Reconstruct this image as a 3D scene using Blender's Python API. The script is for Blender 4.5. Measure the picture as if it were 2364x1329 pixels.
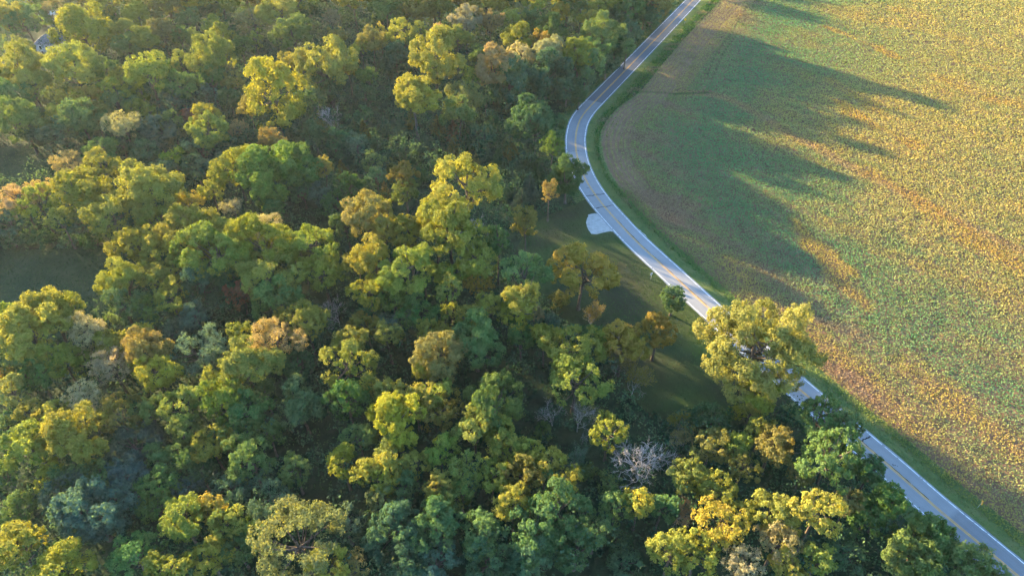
import bpy, math, random
import numpy as np
from mathutils import Vector, Matrix

for _o in list(bpy.data.objects):
    bpy.data.objects.remove(_o)
SC = bpy.context.scene
COL = SC.collection
R = math.radians
rng = np.random.default_rng(7)
random.seed(7)

# ------------------------------------------------------------------ camera
CAM_H, PITCH, FPX, PW, PH = 121.3, R(41.5), 1576.0, 2364, 1329
cam_d = bpy.data.cameras.new("camera")
cam_d.sensor_width = 36.0
cam_d.lens = 24.0
cam_d.clip_start = 0.5
cam_d.clip_end = 6000
cam = bpy.data.objects.new("camera", cam_d)
COL.objects.link(cam)
cam.location = (0, 0, CAM_H)
cam.rotation_euler = (R(90) - PITCH, 0, 0)
SC.camera = cam

# ------------------------------------------------------------------ sky and sun
SUN_EL = R(10.4)
SUN_AZ = math.atan2(-0.78, 0.625)          # clockwise from +Y
world = bpy.data.worlds.new("World")
SC.world = world
world.use_nodes = True
wn = world.node_tree
bg = wn.nodes["Background"]
sky = wn.nodes.new("ShaderNodeTexSky")
sky.sky_type = 'NISHITA'
sky.sun_disc = False
sky.sun_elevation = SUN_EL
sky.sun_rotation = SUN_AZ
sky.air_density = 1.0
sky.dust_density = 0.4
sky.ozone_density = 3.0
wn.links.new(sky.outputs[0], bg.inputs[0])
bg.inputs[1].default_value = 0.125
sun_d = bpy.data.lights.new("sun", 'SUN')
sun_d.energy = 5.0
sun_d.angle = R(0.9)
sun_d.color = (1.0, 0.745, 0.385)
sun = bpy.data.objects.new("sun", sun_d)
COL.objects.link(sun)
SDIR = Vector((math.sin(SUN_AZ) * math.cos(SUN_EL), math.cos(SUN_AZ) * math.cos(SUN_EL), math.sin(SUN_EL)))
sun.rotation_euler = SDIR.to_track_quat('Z', 'Y').to_euler()
sun.location = SDIR * 400

vs = SC.view_settings
vs.view_transform = 'Standard'
vs.look = 'None'
vs.exposure = 3.3
vs.gamma = 1.0
vs.use_curve_mapping = False
cy = SC.cycles
cy.use_adaptive_sampling = True
cy.adaptive_threshold = 0.02
cy.max_bounces = 4
cy.diffuse_bounces = 3
cy.glossy_bounces = 1
cy.transmission_bounces = 3
cy.volume_bounces = 1
cy.sample_clamp_indirect = 4.0
cy.caustics_reflective = False
cy.caustics_refractive = False
cy.use_denoising = True
cy.denoiser = 'OPENIMAGEDENOISE'
cy.denoising_input_passes = 'RGB_ALBEDO_NORMAL'

# ------------------------------------------------------------------ helpers
CP, SP = math.cos(PITCH), math.sin(PITCH)

def at(px, py, z=0.0):
    """world point at height z seen at pixel px, py of the 2364 x 1329 photograph"""
    u = (px - PW / 2) / FPX
    v = (py - PH / 2) / FPX
    t = (CAM_H - z) / (SP + v * CP)
    return np.array([u * t, (CP - v * SP) * t, z])

def pxm(py, z=0.0):
    """pixels per metre at that row and height"""
    v = (py - PH / 2) / FPX
    return FPX * (SP + v * CP) / (CAM_H - z)

def to_px(P):
    x, y, z = P[..., 0], P[..., 1], P[..., 2] - CAM_H
    d = y * CP - z * SP
    return PW / 2 + FPX * x / d, PH / 2 - FPX * (y * SP + z * CP) / d

_tab = rng.random((256, 256))
def vnoise(x, y, s):
    """smooth value noise 0..1 with cell size s"""
    x = np.asarray(x) / s + 37.3
    y = np.asarray(y) / s + 91.7
    xi, yi = np.floor(x).astype(int), np.floor(y).astype(int)
    fx, fy = x - xi, y - yi
    fx, fy = fx * fx * (3 - 2 * fx), fy * fy * (3 - 2 * fy)
    a, b = _tab[xi & 255, yi & 255], _tab[(xi + 1) & 255, yi & 255]
    c, d = _tab[xi & 255, (yi + 1) & 255], _tab[(xi + 1) & 255, (yi + 1) & 255]
    return (a * (1 - fx) + b * fx) * (1 - fy) + (c * (1 - fx) + d * fx) * fy

def fbm(x, y, s, n=3):
    return sum(vnoise(x + 13.1 * k, y - 7.7 * k, s / 2 ** k) * .5 ** k for k in range(n)) / sum(.5 ** k for k in range(n))

def smooth(a, b, x):
    t = np.clip((x - a) / (b - a), 0, 1)
    return t * t * (3 - 2 * t)

def inside(P, poly):
    """points (n,2) inside polygon (m,2)"""
    x, y = P[:, 0], P[:, 1]
    r = np.zeros(len(P), bool)
    m = len(poly)
    for i in range(m):
        x1, y1 = poly[i]
        x2, y2 = poly[(i + 1) % m]
        if y1 == y2:
            continue
        c = ((y1 > y) != (y2 > y)) & (x < (x2 - x1) * (y - y1) / (y2 - y1) + x1)
        r ^= c
    return r

def dist_line(P, L):
    """distance of points (n,2) to polyline (m,2); many points read it from a 1.5 m lattice"""
    if len(P) > 20000:
        lo, hi = P.min(0) - 2, P.max(0) + 2
        nx, ny = ((hi - lo) / 1.5).astype(int) + 2
        gx, gy = np.meshgrid(np.arange(nx), np.arange(ny), indexing='ij')
        D = _dist(np.c_[gx.ravel() * 1.5 + lo[0], gy.ravel() * 1.5 + lo[1]], L).reshape(nx, ny)
        q = (P - lo) / 1.5
        i = q.astype(int)
        f = q - i
        a, b = D[i[:, 0], i[:, 1]], D[i[:, 0] + 1, i[:, 1]]
        c, d = D[i[:, 0], i[:, 1] + 1], D[i[:, 0] + 1, i[:, 1] + 1]
        return (a * (1 - f[:, 0]) + b * f[:, 0]) * (1 - f[:, 1]) + (c * (1 - f[:, 0]) + d * f[:, 0]) * f[:, 1]
    return _dist(P, L)

def _dist(P, L):
    best = np.full(len(P), 1e9)
    for i in range(len(L) - 1):
        a, b = L[i], L[i + 1]
        d = b - a
        t = np.clip(((P - a) @ d) / max(d @ d, 1e-9), 0, 1)
        q = P - (a + t[:, None] * d)
        best = np.minimum(best, np.hypot(q[:, 0], q[:, 1]))
    return best

def spline(pts, step=2.0):
    """Catmull-Rom through pts (n,2), resampled about every step metres"""
    pts = np.asarray(pts, float)
    p = np.vstack([2 * pts[0] - pts[1], pts, 2 * pts[-1] - pts[-2]])
    out = []
    for i in range(1, len(p) - 2):
        n = max(2, int(np.hypot(*(p[i + 1] - p[i])) / 0.5))
        t = np.linspace(0, 1, n, endpoint=False)[:, None]
        a, b, c, d = p[i - 1], p[i], p[i + 1], p[i + 2]
        out.append(.5 * (2 * b + (c - a) * t + (2 * a - 5 * b + 4 * c - d) * t ** 2 + (3 * b - a - 3 * c + d) * t ** 3))
    q = np.vstack(out + [pts[-1:]])
    s = np.r_[0, np.cumsum(np.hypot(*np.diff(q, axis=0).T))]
    n = int(s[-1] / step)
    u = np.linspace(0, s[-1], n + 1)
    return np.c_[np.interp(u, s, q[:, 0]), np.interp(u, s, q[:, 1])]

def normals2(L):
    d = np.gradient(L, axis=0)
    d /= np.hypot(d[:, 0], d[:, 1])[:, None]
    return np.c_[-d[:, 1], d[:, 0]]           # left of the direction of travel

def smooth_line(L, k):
    if k < 2:
        return L
    w = np.ones(k) / k
    q = np.pad(L, ((k // 2, k - 1 - k // 2), (0, 0)), mode='edge')
    return np.c_[np.convolve(q[:, 0], w, 'valid'), np.convolve(q[:, 1], w, 'valid')]

def set_col(ob, c):
    ob.color = (c[0], c[1], c[2], 1.0)

def link(ob, parent=None):
    COL.objects.link(ob)
    if parent is not None:
        ob.parent = parent
    return ob

def tag(o, label=None, cat=None, group=None, kind=None):
    if label: o["label"] = label
    if cat: o["category"] = cat
    if group: o["group"] = group
    if kind: o["kind"] = kind
    return o

def mesh_np(name, V, Q, mat, attrs=None, cols=None, smooth_shade=False):
    """mesh from vertex array and quad (or tri) index array; attrs: per-vertex floats; cols: per-vertex rgb"""
    me = bpy.data.meshes.new(name)
    V = np.asarray(V, np.float32)
    Q = np.asarray(Q, np.int32)
    k = Q.shape[1]
    me.vertices.add(len(V))
    me.vertices.foreach_set("co", V.ravel())
    me.loops.add(Q.size)
    me.loops.foreach_set("vertex_index", Q.ravel())
    me.polygons.add(len(Q))
    me.polygons.foreach_set("loop_start", np.arange(0, Q.size, k, dtype=np.int32))
    try:
        me.polygons.foreach_set("loop_total", np.full(len(Q), k, np.int32))
    except Exception:
        pass
    me.update(calc_edges=True)
    for n, a in (attrs or {}).items():
        at_ = me.attributes.new(n, 'FLOAT', 'POINT')
        at_.data.foreach_set("value", np.asarray(a, np.float32))
    if cols is not None:
        ca = me.color_attributes.new("tone", 'FLOAT_COLOR', 'POINT')
        ca.data.foreach_set("color", np.c_[cols, np.ones(len(cols))].astype(np.float32).ravel())
    if smooth_shade:
        me.polygons.foreach_set("use_smooth", np.ones(len(Q), bool))
    if mat: me.materials.append(mat)
    return me

def cards(C, N, size, aspect=1.0, bend=0.0):
    """quads centred at C with normals N; returns verts, quads"""
    n = len(C)
    N = N / np.maximum(np.linalg.norm(N, axis=1)[:, None], 1e-6)
    r = rng.normal(size=(n, 3))
    T = np.cross(N, r)
    T /= np.maximum(np.linalg.norm(T, axis=1)[:, None], 1e-6)
    B = np.cross(N, T)
    s = (np.asarray(size) * np.ones(n) / 2)[:, None]
    a = s * aspect
    # a rhombus-like leaf spray with its middle lifted
    V = np.stack([C - T * s * 1.25, C - B * a + N * s * bend, C + T * s * 1.25, C + B * a + N * s * bend], 1)
    return V.reshape(-1, 3), np.arange(4 * n).reshape(-1, 4)

def tube(path, radii, sides=6):
    path = np.asarray(path, float)
    n = len(path)
    d = np.gradient(path, axis=0)
    d /= np.maximum(np.linalg.norm(d, axis=1)[:, None], 1e-9)
    ref = np.array([0.31, 0.95, 0.05])
    T = np.cross(d, ref)
    T /= np.maximum(np.linalg.norm(T, axis=1)[:, None], 1e-9)
    B = np.cross(d, T)
    ang = np.linspace(0, 2 * math.pi, sides, endpoint=False)
    V = (path[:, None, :] + np.asarray(radii)[:, None, None] *
         (np.cos(ang)[None, :, None] * T[:, None, :] + np.sin(ang)[None, :, None] * B[:, None, :])).reshape(-1, 3)
    Q = []
    for i in range(n - 1):
        for j in range(sides):
            k = (j + 1) % sides
            Q.append((i * sides + j, i * sides + k, (i + 1) * sides + k, (i + 1) * sides + j))
    return V, np.array(Q)

class Mb:
    def __init__(s):
        s.V, s.Q, s.n = [], [], 0
    def add(s, V, Q):
        s.V.append(V); s.Q.append(np.asarray(Q) + s.n); s.n += len(V)
    def box(s, c, d, rz=0.0):
        c = np.array(c, float); hx, hy, hz = np.array(d) / 2
        P = np.array([[x, y, z] for z in (-hz, hz) for y in (-hy, hy) for x in (-hx, hx)])
        ca, sa = math.cos(rz), math.sin(rz)
        P = np.c_[P[:, 0] * ca - P[:, 1] * sa, P[:, 0] * sa + P[:, 1] * ca, P[:, 2]] + c
        s.add(P, [(0, 2, 3, 1), (4, 5, 7, 6), (0, 1, 5, 4), (2, 6, 7, 3), (0, 4, 6, 2), (1, 3, 7, 5)])
    def mesh(s, name, mat, smooth_shade=False):
        return mesh_np(name, np.vstack(s.V), np.vstack(s.Q), mat, smooth_shade=smooth_shade)

# ------------------------------------------------------------------ materials
def new_mat(name):
    m = bpy.data.materials.new(name)
    m.use_nodes = True
    nt = m.node_tree
    for n in list(nt.nodes):
        nt.nodes.remove(n)
    out = nt.nodes.new("ShaderNodeOutputMaterial")
    return m, nt, out

def N_(nt, t, **kw):
    n = nt.nodes.new(t)
    for k, v in kw.items():
        setattr(n, k, v)
    return n

def leaf_material(name, use_object=True, trans=0.44, spread=0.28):
    m, nt, out = new_mat(name)
    L = nt.links
    if use_object:
        oi = N_(nt, "ShaderNodeObjectInfo")
        base = oi.outputs["Color"]
    else:
        a = N_(nt, "ShaderNodeAttribute", attribute_name="tone")
        base = a.outputs["Color"]
    v = N_(nt, "ShaderNodeAttribute", attribute_name="leafvar")
    hs = N_(nt, "ShaderNodeHueSaturation")
    mr = N_(nt, "ShaderNodeMapRange")
    L.new(v.outputs["Fac"], mr.inputs[0])
    mr.inputs[3].default_value = 0.53
    mr.inputs[4].default_value = 0.475
    mv = N_(nt, "ShaderNodeMapRange")
    L.new(v.outputs["Fac"], mv.inputs[0])
    mv.inputs[3].default_value = 1 - spread
    mv.inputs[4].default_value = 1 + spread
    L.new(mr.outputs[0], hs.inputs["Hue"])
    L.new(mv.outputs[0], hs.inputs["Value"])
    L.new(base, hs.inputs["Color"])
    d = N_(nt, "ShaderNodeBsdfDiffuse")
    t = N_(nt, "ShaderNodeBsdfTranslucent")
    mx = N_(nt, "ShaderNodeMixShader")
    # light that passes a leaf comes out yellower
    tc = N_(nt, "ShaderNodeMix", data_type='RGBA', blend_type='MULTIPLY')
    tc.inputs[0].default_value = 1.0
    tc.inputs[7].default_value = (1.25, 1.12, 0.5, 1)
    L.new(hs.outputs[0], tc.inputs[6])
    L.new(hs.outputs[0], d.inputs["Color"])
    L.new(tc.outputs[2], t.inputs["Color"])
    mx.inputs[0].default_value = trans
    L.new(d.outputs[0], mx.inputs[1])
    L.new(t.outputs[0], mx.inputs[2])
    L.new(mx.outputs[0], out.inputs[0])
    return m

def noise_mat(name, cols, scale=1.0, detail=4, rough=0.9, bump=0.0, bump_scale=None, spec=0.04, stops=None, attr=None):
    """diffuse surface: colour ramp over world-space noise, optional relief"""
    m, nt, out = new_mat(name)
    L = nt.links
    g = N_(nt, "ShaderNodeNewGeometry")
    nz = N_(nt, "ShaderNodeTexNoise")
    nz.inputs["Scale"].default_value = scale
    nz.inputs["Detail"].default_value = detail
    L.new(g.outputs["Position"], nz.inputs["Vector"])
    rp = N_(nt, "ShaderNodeValToRGB")
    el = rp.color_ramp.elements
    st = stops or list(np.linspace(0.3, 0.7, len(cols)))
    while len(el) < len(cols):
        el.new(0.5)
    for e, c, p in zip(el, cols, st):
        e.position = p
        e.color = (*c, 1)
    L.new(nz.outputs["Fac"], rp.inputs[0])
    b = N_(nt, "ShaderNodeBsdfPrincipled")
    b.inputs["Roughness"].default_value = rough
    b.inputs["Specular IOR Level"].default_value = spec
    L.new(rp.outputs[0], b.inputs["Base Color"])
    if bump:
        n2 = N_(nt, "ShaderNodeTexNoise")
        n2.inputs["Scale"].default_value = bump_scale or scale * 4
        n2.inputs["Detail"].default_value = 3
        L.new(g.outputs["Position"], n2.inputs["Vector"])
        bp = N_(nt, "ShaderNodeBump")
        bp.inputs["Strength"].default_value = 1.0
        bp.inputs["Distance"].default_value = bump
        L.new(n2.outputs["Fac"], bp.inputs["Height"])
        L.new(bp.outputs[0], b.inputs["Normal"])
    L.new(b.outputs[0], out.inputs[0])
    return m

M_leaf = leaf_material("leaf_spray")
M_tuft = leaf_material("tuft_leaves", use_object=False, trans=0.35)
M_crop = leaf_material("crop_leaves", use_object=False, trans=0.40, spread=0.12)
M_bark = noise_mat("bark", [(0.055, 0.042, 0.032), (0.13, 0.105, 0.085)], 3.0, bump=0.02)
M_palebark = noise_mat("pale_bark", [(0.17, 0.15, 0.13), (0.36, 0.32, 0.28)], 3.0, bump=0.02)
M_dead = noise_mat("dead_wood", [(0.22, 0.19, 0.175), (0.42, 0.38, 0.35)], 2.0, bump=0.01)
M_ground = noise_mat("forest_floor", [(0.018, 0.024, 0.014), (0.026, 0.044, 0.020), (0.040, 0.050, 0.026)], 0.25, 6, bump=0.3, bump_scale=1.2)
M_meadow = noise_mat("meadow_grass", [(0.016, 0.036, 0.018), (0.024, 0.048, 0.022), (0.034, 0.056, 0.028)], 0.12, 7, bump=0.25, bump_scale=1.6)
M_lawn = noise_mat("lawn_grass", [(0.040, 0.042, 0.022), (0.040, 0.055, 0.020), (0.045, 0.075, 0.020)], 0.055, 6, bump=0.12, bump_scale=2.0, stops=[0.38, 0.54, 0.68])
M_verge = noise_mat("mown_verge", [(0.060, 0.090, 0.030), (0.085, 0.115, 0.036), (0.11, 0.12, 0.045)], 0.3, 6, bump=0.12, bump_scale=2.0)
M_soil = noise_mat("field_soil", [(0.125, 0.076, 0.045), (0.20, 0.122, 0.072)], 0.3, 5, bump=0.1, bump_scale=2.0)
M_gravel = noise_mat("pale_gravel", [(0.25, 0.245, 0.235), (0.31, 0.305, 0.29), (0.36, 0.35, 0.34)], 0.8, 5, bump=0.01, bump_scale=3)
M_white = noise_mat("road_paint_white", [(0.18, 0.18, 0.18), (0.52, 0.52, 0.51), (0.62, 0.62, 0.60)], 1.3, 7, rough=0.6, stops=[0.36, 0.44, 0.6])
M_yellow = noise_mat("road_paint_yellow", [(0.36, 0.20, 0.05), (0.58, 0.31, 0.06)], 0.9, 6, rough=0.6)
M_seal = noise_mat("crack_seal", [(0.012, 0.012, 0.013), (0.03, 0.03, 0.03)], 2.0, 3, rough=0.5)

def road_material():
    m, nt, out = new_mat("asphalt")
    L = nt.links
    g = N_(nt, "ShaderNodeNewGeometry")
    a = N_(nt, "ShaderNodeAttribute", attribute_name="wear")
    nz = N_(nt, "ShaderNodeTexNoise")
    nz.inputs["Scale"].default_value = 0.35
    nz.inputs["Detail"].default_value = 8
    L.new(g.outputs["Position"], nz.inputs["Vector"])
    fine = N_(nt, "ShaderNodeTexNoise")
    fine.inputs["Scale"].default_value = 5.0
    fine.inputs["Detail"].default_value = 4
    L.new(g.outputs["Position"], fine.inputs["Vector"])
    add = N_(nt, "ShaderNodeMath", operation='MULTIPLY_ADD')
    L.new(nz.outputs["Fac"], add.inputs[0])
    add.inputs[1].default_value = 0.35
    L.new(a.outputs["Fac"], add.inputs[2])
    add2 = N_(nt, "ShaderNodeMath", operation='MULTIPLY_ADD')
    L.new(fine.outputs["Fac"], add2.inputs[0])
    add2.inputs[1].default_value = 0.10
    L.new(add.outputs[0], add2.inputs[2])
    rp = N_(nt, "ShaderNodeValToRGB")
    e = rp.color_ramp.elements
    e[0].position, e[0].color = 0.2, (0.072, 0.076, 0.086, 1)
    e[1].position, e[1].color = 1.2 / 1.25, (0.215, 0.216, 0.218, 1)
    L.new(add2.outputs[0], rp.inputs[0])
    b = N_(nt, "ShaderNodeBsdfPrincipled")
    b.inputs["Roughness"].default_value = 0.75
    b.inputs["Specular IOR Level"].default_value = 0.35
    L.new(rp.outputs[0], b.inputs["Base Color"])
    L.new(b.outputs[0], out.inputs[0])
    return m
M_road = road_material()

# ------------------------------------------------------------------ road layout (ground plane, metres)
ROAD_PX = [(1600, 1), (1501.6, 103), (1426, 181), (1377, 231), (1351.6, 258), (1337, 281), (1330, 308), (1328.4, 332), (1330.8, 353),
           (1337, 380), (1355.8, 422), (1372, 446.6), (1395.6, 478), (1424, 509), (1453, 541), (1483.6, 571), (1541, 623.5),
           (1635, 710.6), (1796, 855), (1862.5, 912.5), (1975, 1009), (2072, 1092), (2156, 1167), (2227, 1226), (2364, 1341)]
pts = np.array([at(*p)[:2] for p in ROAD_PX])
d0 = pts[0] - pts[1]; d0 /= np.hypot(*d0)
d1 = pts[-1] - pts[-4]; d1 /= np.hypot(*d1)
pts = np.vstack([pts[0] + d0 * 260, pts[0] + d0 * 120, pts, pts[-1] + d1 * 60])
ROAD = smooth_line(spline(pts, 1.0), 9)
ROADN = normals2(ROAD)                       # points to the field side when travelling toward the camera
ROAD_S = np.r_[0, np.cumsum(np.hypot(*np.diff(ROAD, axis=0).T))]

def ribbon(name, o0, o1, z, mat, i0=0, i1=None, cols=2, attrs_fn=None, jitter=0.0):
    i1 = len(ROAD) if i1 is None else i1
    k = np.arange(i0, i1)
    off = np.linspace(0, 1, cols)
    a = o0 if callable(o0) else (lambda i: np.full(len(i), o0))
    b = o1 if callable(o1) else (lambda i: np.full(len(i), o1))
    A, B = a(k), b(k)
    if jitter:
        A = A + rng.normal(size=len(k)) * jitter
        B = B + rng.normal(size=len(k)) * jitter
    V, O = [], []
    for t in off:
        o = A * (1 - t) + B * t
        P = ROAD[k] + ROADN[k] * o[:, None]
        V.append(np.c_[P, np.full(len(k), z)]); O.append(o)
    V = np.stack(V, 1).reshape(-1, 3)
    n = len(k)
    Q = [(i * cols + j, i * cols + j + 1, (i + 1) * cols + j + 1, (i + 1) * cols + j) for i in range(n - 1) for j in range(cols - 1)]
    at_ = attrs_fn(np.repeat(k, cols), np.stack(O, 1).ravel()) if attrs_fn else None
    me = mesh_np(name, V, Q, mat, attrs=at_)
    # faces up
    if me.polygons[0].normal.z < 0:
        me.flip_normals()
    return bpy.data.objects.new(name, me)

def near_s(px, py):
    P = at(px, py)[:2]
    return int(np.argmin(np.hypot(*(ROAD - P).T)))

i_patch = near_s(1372, 236)
i_joint = near_s(1330, 351)
i_dark = near_s(2190, 1190)

def wear(k, o):
    w = np.where(k < i_patch, -0.12, np.where(k < i_joint, 0.42, 0.62))
    w = np.where(k > i_dark, 0.34, w)
    # wheel paths polished darker, oil line down each lane, patched stretches
    a = np.abs(np.abs(o) - 1.65)
    w = w - 0.10 * np.exp(-((a - 0.8) / 0.3) ** 2) - 0.05 * np.exp(-(a / 0.25) ** 2) + 0.10 * (vnoise(k * 1.0, o * 6, 9.0) - 0.5)
    return {"wear": w}

# ground sheet reaching the horizon
gs = 4000
ground = bpy.data.objects.new("ground", mesh_np("ground", [(-gs, -gs, 0), (gs, -gs, 0), (gs, gs, 0), (-gs, gs, 0)], [(0, 1, 2, 3)], M_ground))
tag(link(ground), "dark leaf-littered forest floor under the trees", kind="structure")

def sheet(name, poly, z, mat, label, kind="structure"):
    import bmesh
    bm = bmesh.new()
    f = bm.faces.new([bm.verts.new((p[0], p[1], z)) for p in poly])
    bm.normal_update()
    if f.normal.z < 0:
        f.normal_flip()
    bmesh.ops.triangulate(bm, faces=[f])
    me = bpy.data.meshes.new(name)
    bm.to_mesh(me); bm.free()
    me.materials.append(mat)
    return tag(link(bpy.data.objects.new(name, me)), label, kind=kind)

def px_poly(L, z=0.0):
    return np.array([at(x, y, z)[:2] for x, y in L])

# field edge toward the road (pixel trace), continued past both frame edges
EDGE_PX = [(1664, 1), (1600, 68), (1530, 148), (1478, 212), (1430, 246), (1397, 284), (1382, 322), (1384, 352), (1398, 396), (1428, 438), (1470, 490),
           (1530, 552), (1590, 606), (1650, 662), (1740, 742), (1840, 836), (1930, 908), (2030, 985), (2130, 1070), (2250, 1172), (2364, 1266)]
EDGE = px_poly(EDGE_PX)
EDGE = np.vstack([EDGE[0] + d0 * 200, EDGE[0] + d0 * 90, EDGE, EDGE[-1] + d1 * 50])
EDGE = smooth_line(spline(EDGE, 1.5), 7)
FIELD_POLY = np.vstack([EDGE, EDGE[-1] + np.array([60, -20]), [700, 40], [900, 900], [400, 900]])
sheet("field", FIELD_POLY, 0.02, M_soil, "soybean field soil between the plants")

MEADOW_A = px_poly([(-260, 560), (-20, 575), (60, 578), (130, 572), (240, 566), (300, 600), (290, 660), (260, 720), (220, 748), (100, 748), (-20, 762), (-260, 790)])
MEADOW_B = px_poly([(-260, 330), (-20, 338), (50, 342), (115, 352), (150, 375), (120, 402), (80, 432), (20, 452), (-20, 458), (-260, 480)])
LAWN = px_poly([(1368, 452), (1330, 470), (1280, 490), (1225, 520), (1190, 575), (1190, 640), (1250, 690), (1330, 760), (1400, 830), (1440, 900),
                (1500, 960), (1600, 985), (1690, 985), (1760, 960), (1800, 935), (1850, 925), (1790, 866), (1622, 716), (1530, 634), (1480, 586), (1440, 548), (1410, 516)])
sheet("meadow", MEADOW_A, 0.03, M_meadow, "large shaded grass meadow at the left edge")
sheet("meadow", MEADOW_B, 0.03, M_meadow, "small shaded grass meadow at the left edge")
sheet("lawn", LAWN, 0.03, M_lawn, "mown shaded lawn between the wood and the road")

# verges either side of the road, shoulder, asphalt, paint
tag(link(ribbon("verge", -3.5, lambda k: np.full(len(k), -7.5), 0.025, M_verge, cols=4, jitter=0.15)), "grass verge on the wood side of the road", kind="structure")
tag(link(ribbon("verge", 3.5, 9.0, 0.026, M_verge, cols=5, jitter=0.1)), "mown grass verge on the field side of the road", kind="structure")
road = ribbon("road", lambda k: -3.72 - 0.2 * vnoise(k, k * 0, 2.5), lambda k: 3.65 + 0.2 * vnoise(k, k * 0 + 50, 2.5), 0.05, M_road, cols=25, attrs_fn=wear)
tag(link(road), "two-lane asphalt road with double yellow centre line", kind="structure")
def child_ribbon(name, *a, **k):
    o = ribbon(name, *a, **k)
    return link(o, road)
child_ribbon("edge_line", -3.38, -3.18, 0.056, M_white, jitter=0.012)
child_ribbon("edge_line", 3.18, 3.38, 0.056, M_white, jitter=0.012)
child_ribbon("center_line", -0.26, -0.08, 0.056, M_yellow, jitter=0.01)
child_ribbon("center_line", 0.08, 0.26, 0.056, M_yellow, jitter=0.01)
child_ribbon("centre_seal", 0.30, lambda k: 0.36 + 0.10 * vnoise(k, k * 0, 6.0), 0.055, M_seal, i0=near_s(1425, 510), i1=near_s(1640, 712), jitter=0.03)
child_ribbon("centre_seal", 0.28, lambda k: 0.34 + 0.16 * vnoise(k, k * 0, 5.0), 0.055, M_seal, i0=near_s(1975, 1005), i1=near_s(2150, 1162), jitter=0.04)
# gravel bleeding over the asphalt edge
def seal_across(px, py, w, o0, o1, skew=0.0):
    i = near_s(px, py)
    n = 9
    o = np.linspace(o0, o1, n)
    c = ROAD[i] + ROADN[i] * o[:, None]
    t = np.array([ROADN[i][1], -ROADN[i][0]])
    wob = rng.normal(size=n) * 0.12 + skew * (o - o0)
    c = c + t * wob[:, None]
    ww = w * (0.6 + 0.8 * rng.random(n))
    V = np.vstack([np.c_[c + t * (ww / 2)[:, None], np.full(n, 0.0535)], np.c_[c - t * (ww / 2)[:, None], np.full(n, 0.0535)]])
    me = mesh_np("crack_seal", V, [(j, n + j, n + j + 1, j + 1) for j in range(n - 1)], M_seal)
    if me.polygons[0].normal.z < 0: me.flip_normals()
    link(bpy.data.objects.new("crack_seal", me), road)
seal_across(1330, 351, 0.22, -3.6, 3.2)
seal_across(1372, 447, 0.34, -3.4, 3.3, 0.1)
seal_across(1396, 478, 0.30, -2.9, 3.3, 0.1)
seal_across(1988, 1020, 0.26, 0.3, 3.0, 0.05)
seal_across(1366, 432, 0.15, -1.4, -0.3)
seal_across(2055, 1077, 0.18, 0.8, 1.5, 1.2)
# gravel pull-offs
def blob(cx, cy, pxs, name, z, mat, label):
    P = px_poly(pxs)
    P = spline(np.vstack([P, P[:1]]), 0.8)[:-1]
    P = P + rng.normal(size=P.shape) * 0.10
    return sheet(name, P, z, mat, label)
blob(0, 0, [(1357, 496), (1372, 493), (1388, 498), (1405, 516), (1416, 532), (1398, 536), (1372, 541), (1362, 536), (1354, 515)], "gravel_patch", 0.041, M_gravel,
     "pale gravel pull-off on the lawn side of the road")
blob(0, 0, [(1462, 520), (1476, 530), (1494, 548), (1502, 558), (1496, 560), (1480, 546), (1464, 530)], "gravel_patch", 0.042, M_gravel,
     "narrow gravel spill on the field side of the road")

# ------------------------------------------------------------------ crop, grass and undergrowth (nobody could count them)
def tufts(name, P, z, size, cols, mat, label, up=0.45, var=None, aspect=0.8, kind="stuff"):
    n = len(P)
    Nn = rng.normal(size=(n, 3)); Nn[:, 2] = np.abs(Nn[:, 2]) + up
    V, Q = cards(np.c_[P, z], Nn, size, aspect)
    var = rng.random(n) if var is None else var
    me = mesh_np(name, V, Q, mat, attrs={"leafvar": np.repeat(var, 4)}, cols=np.repeat(cols, 4, axis=0))
    return tag(link(bpy.data.objects.new(name, me)), label, kind=kind)

def scatter(poly, density):
    lo, hi = np.maximum(poly.min(0), (-300, 40)), np.minimum(poly.max(0), (300, 400))
    n = int((hi - lo).prod() * density)
    P = lo + rng.random((n, 2)) * (hi - lo)
    return P[inside(P, poly)]

def mixc(a, b, t):
    return a * (1 - t[:, None]) + np.asarray(b)[None, :] * t[:, None]

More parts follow.
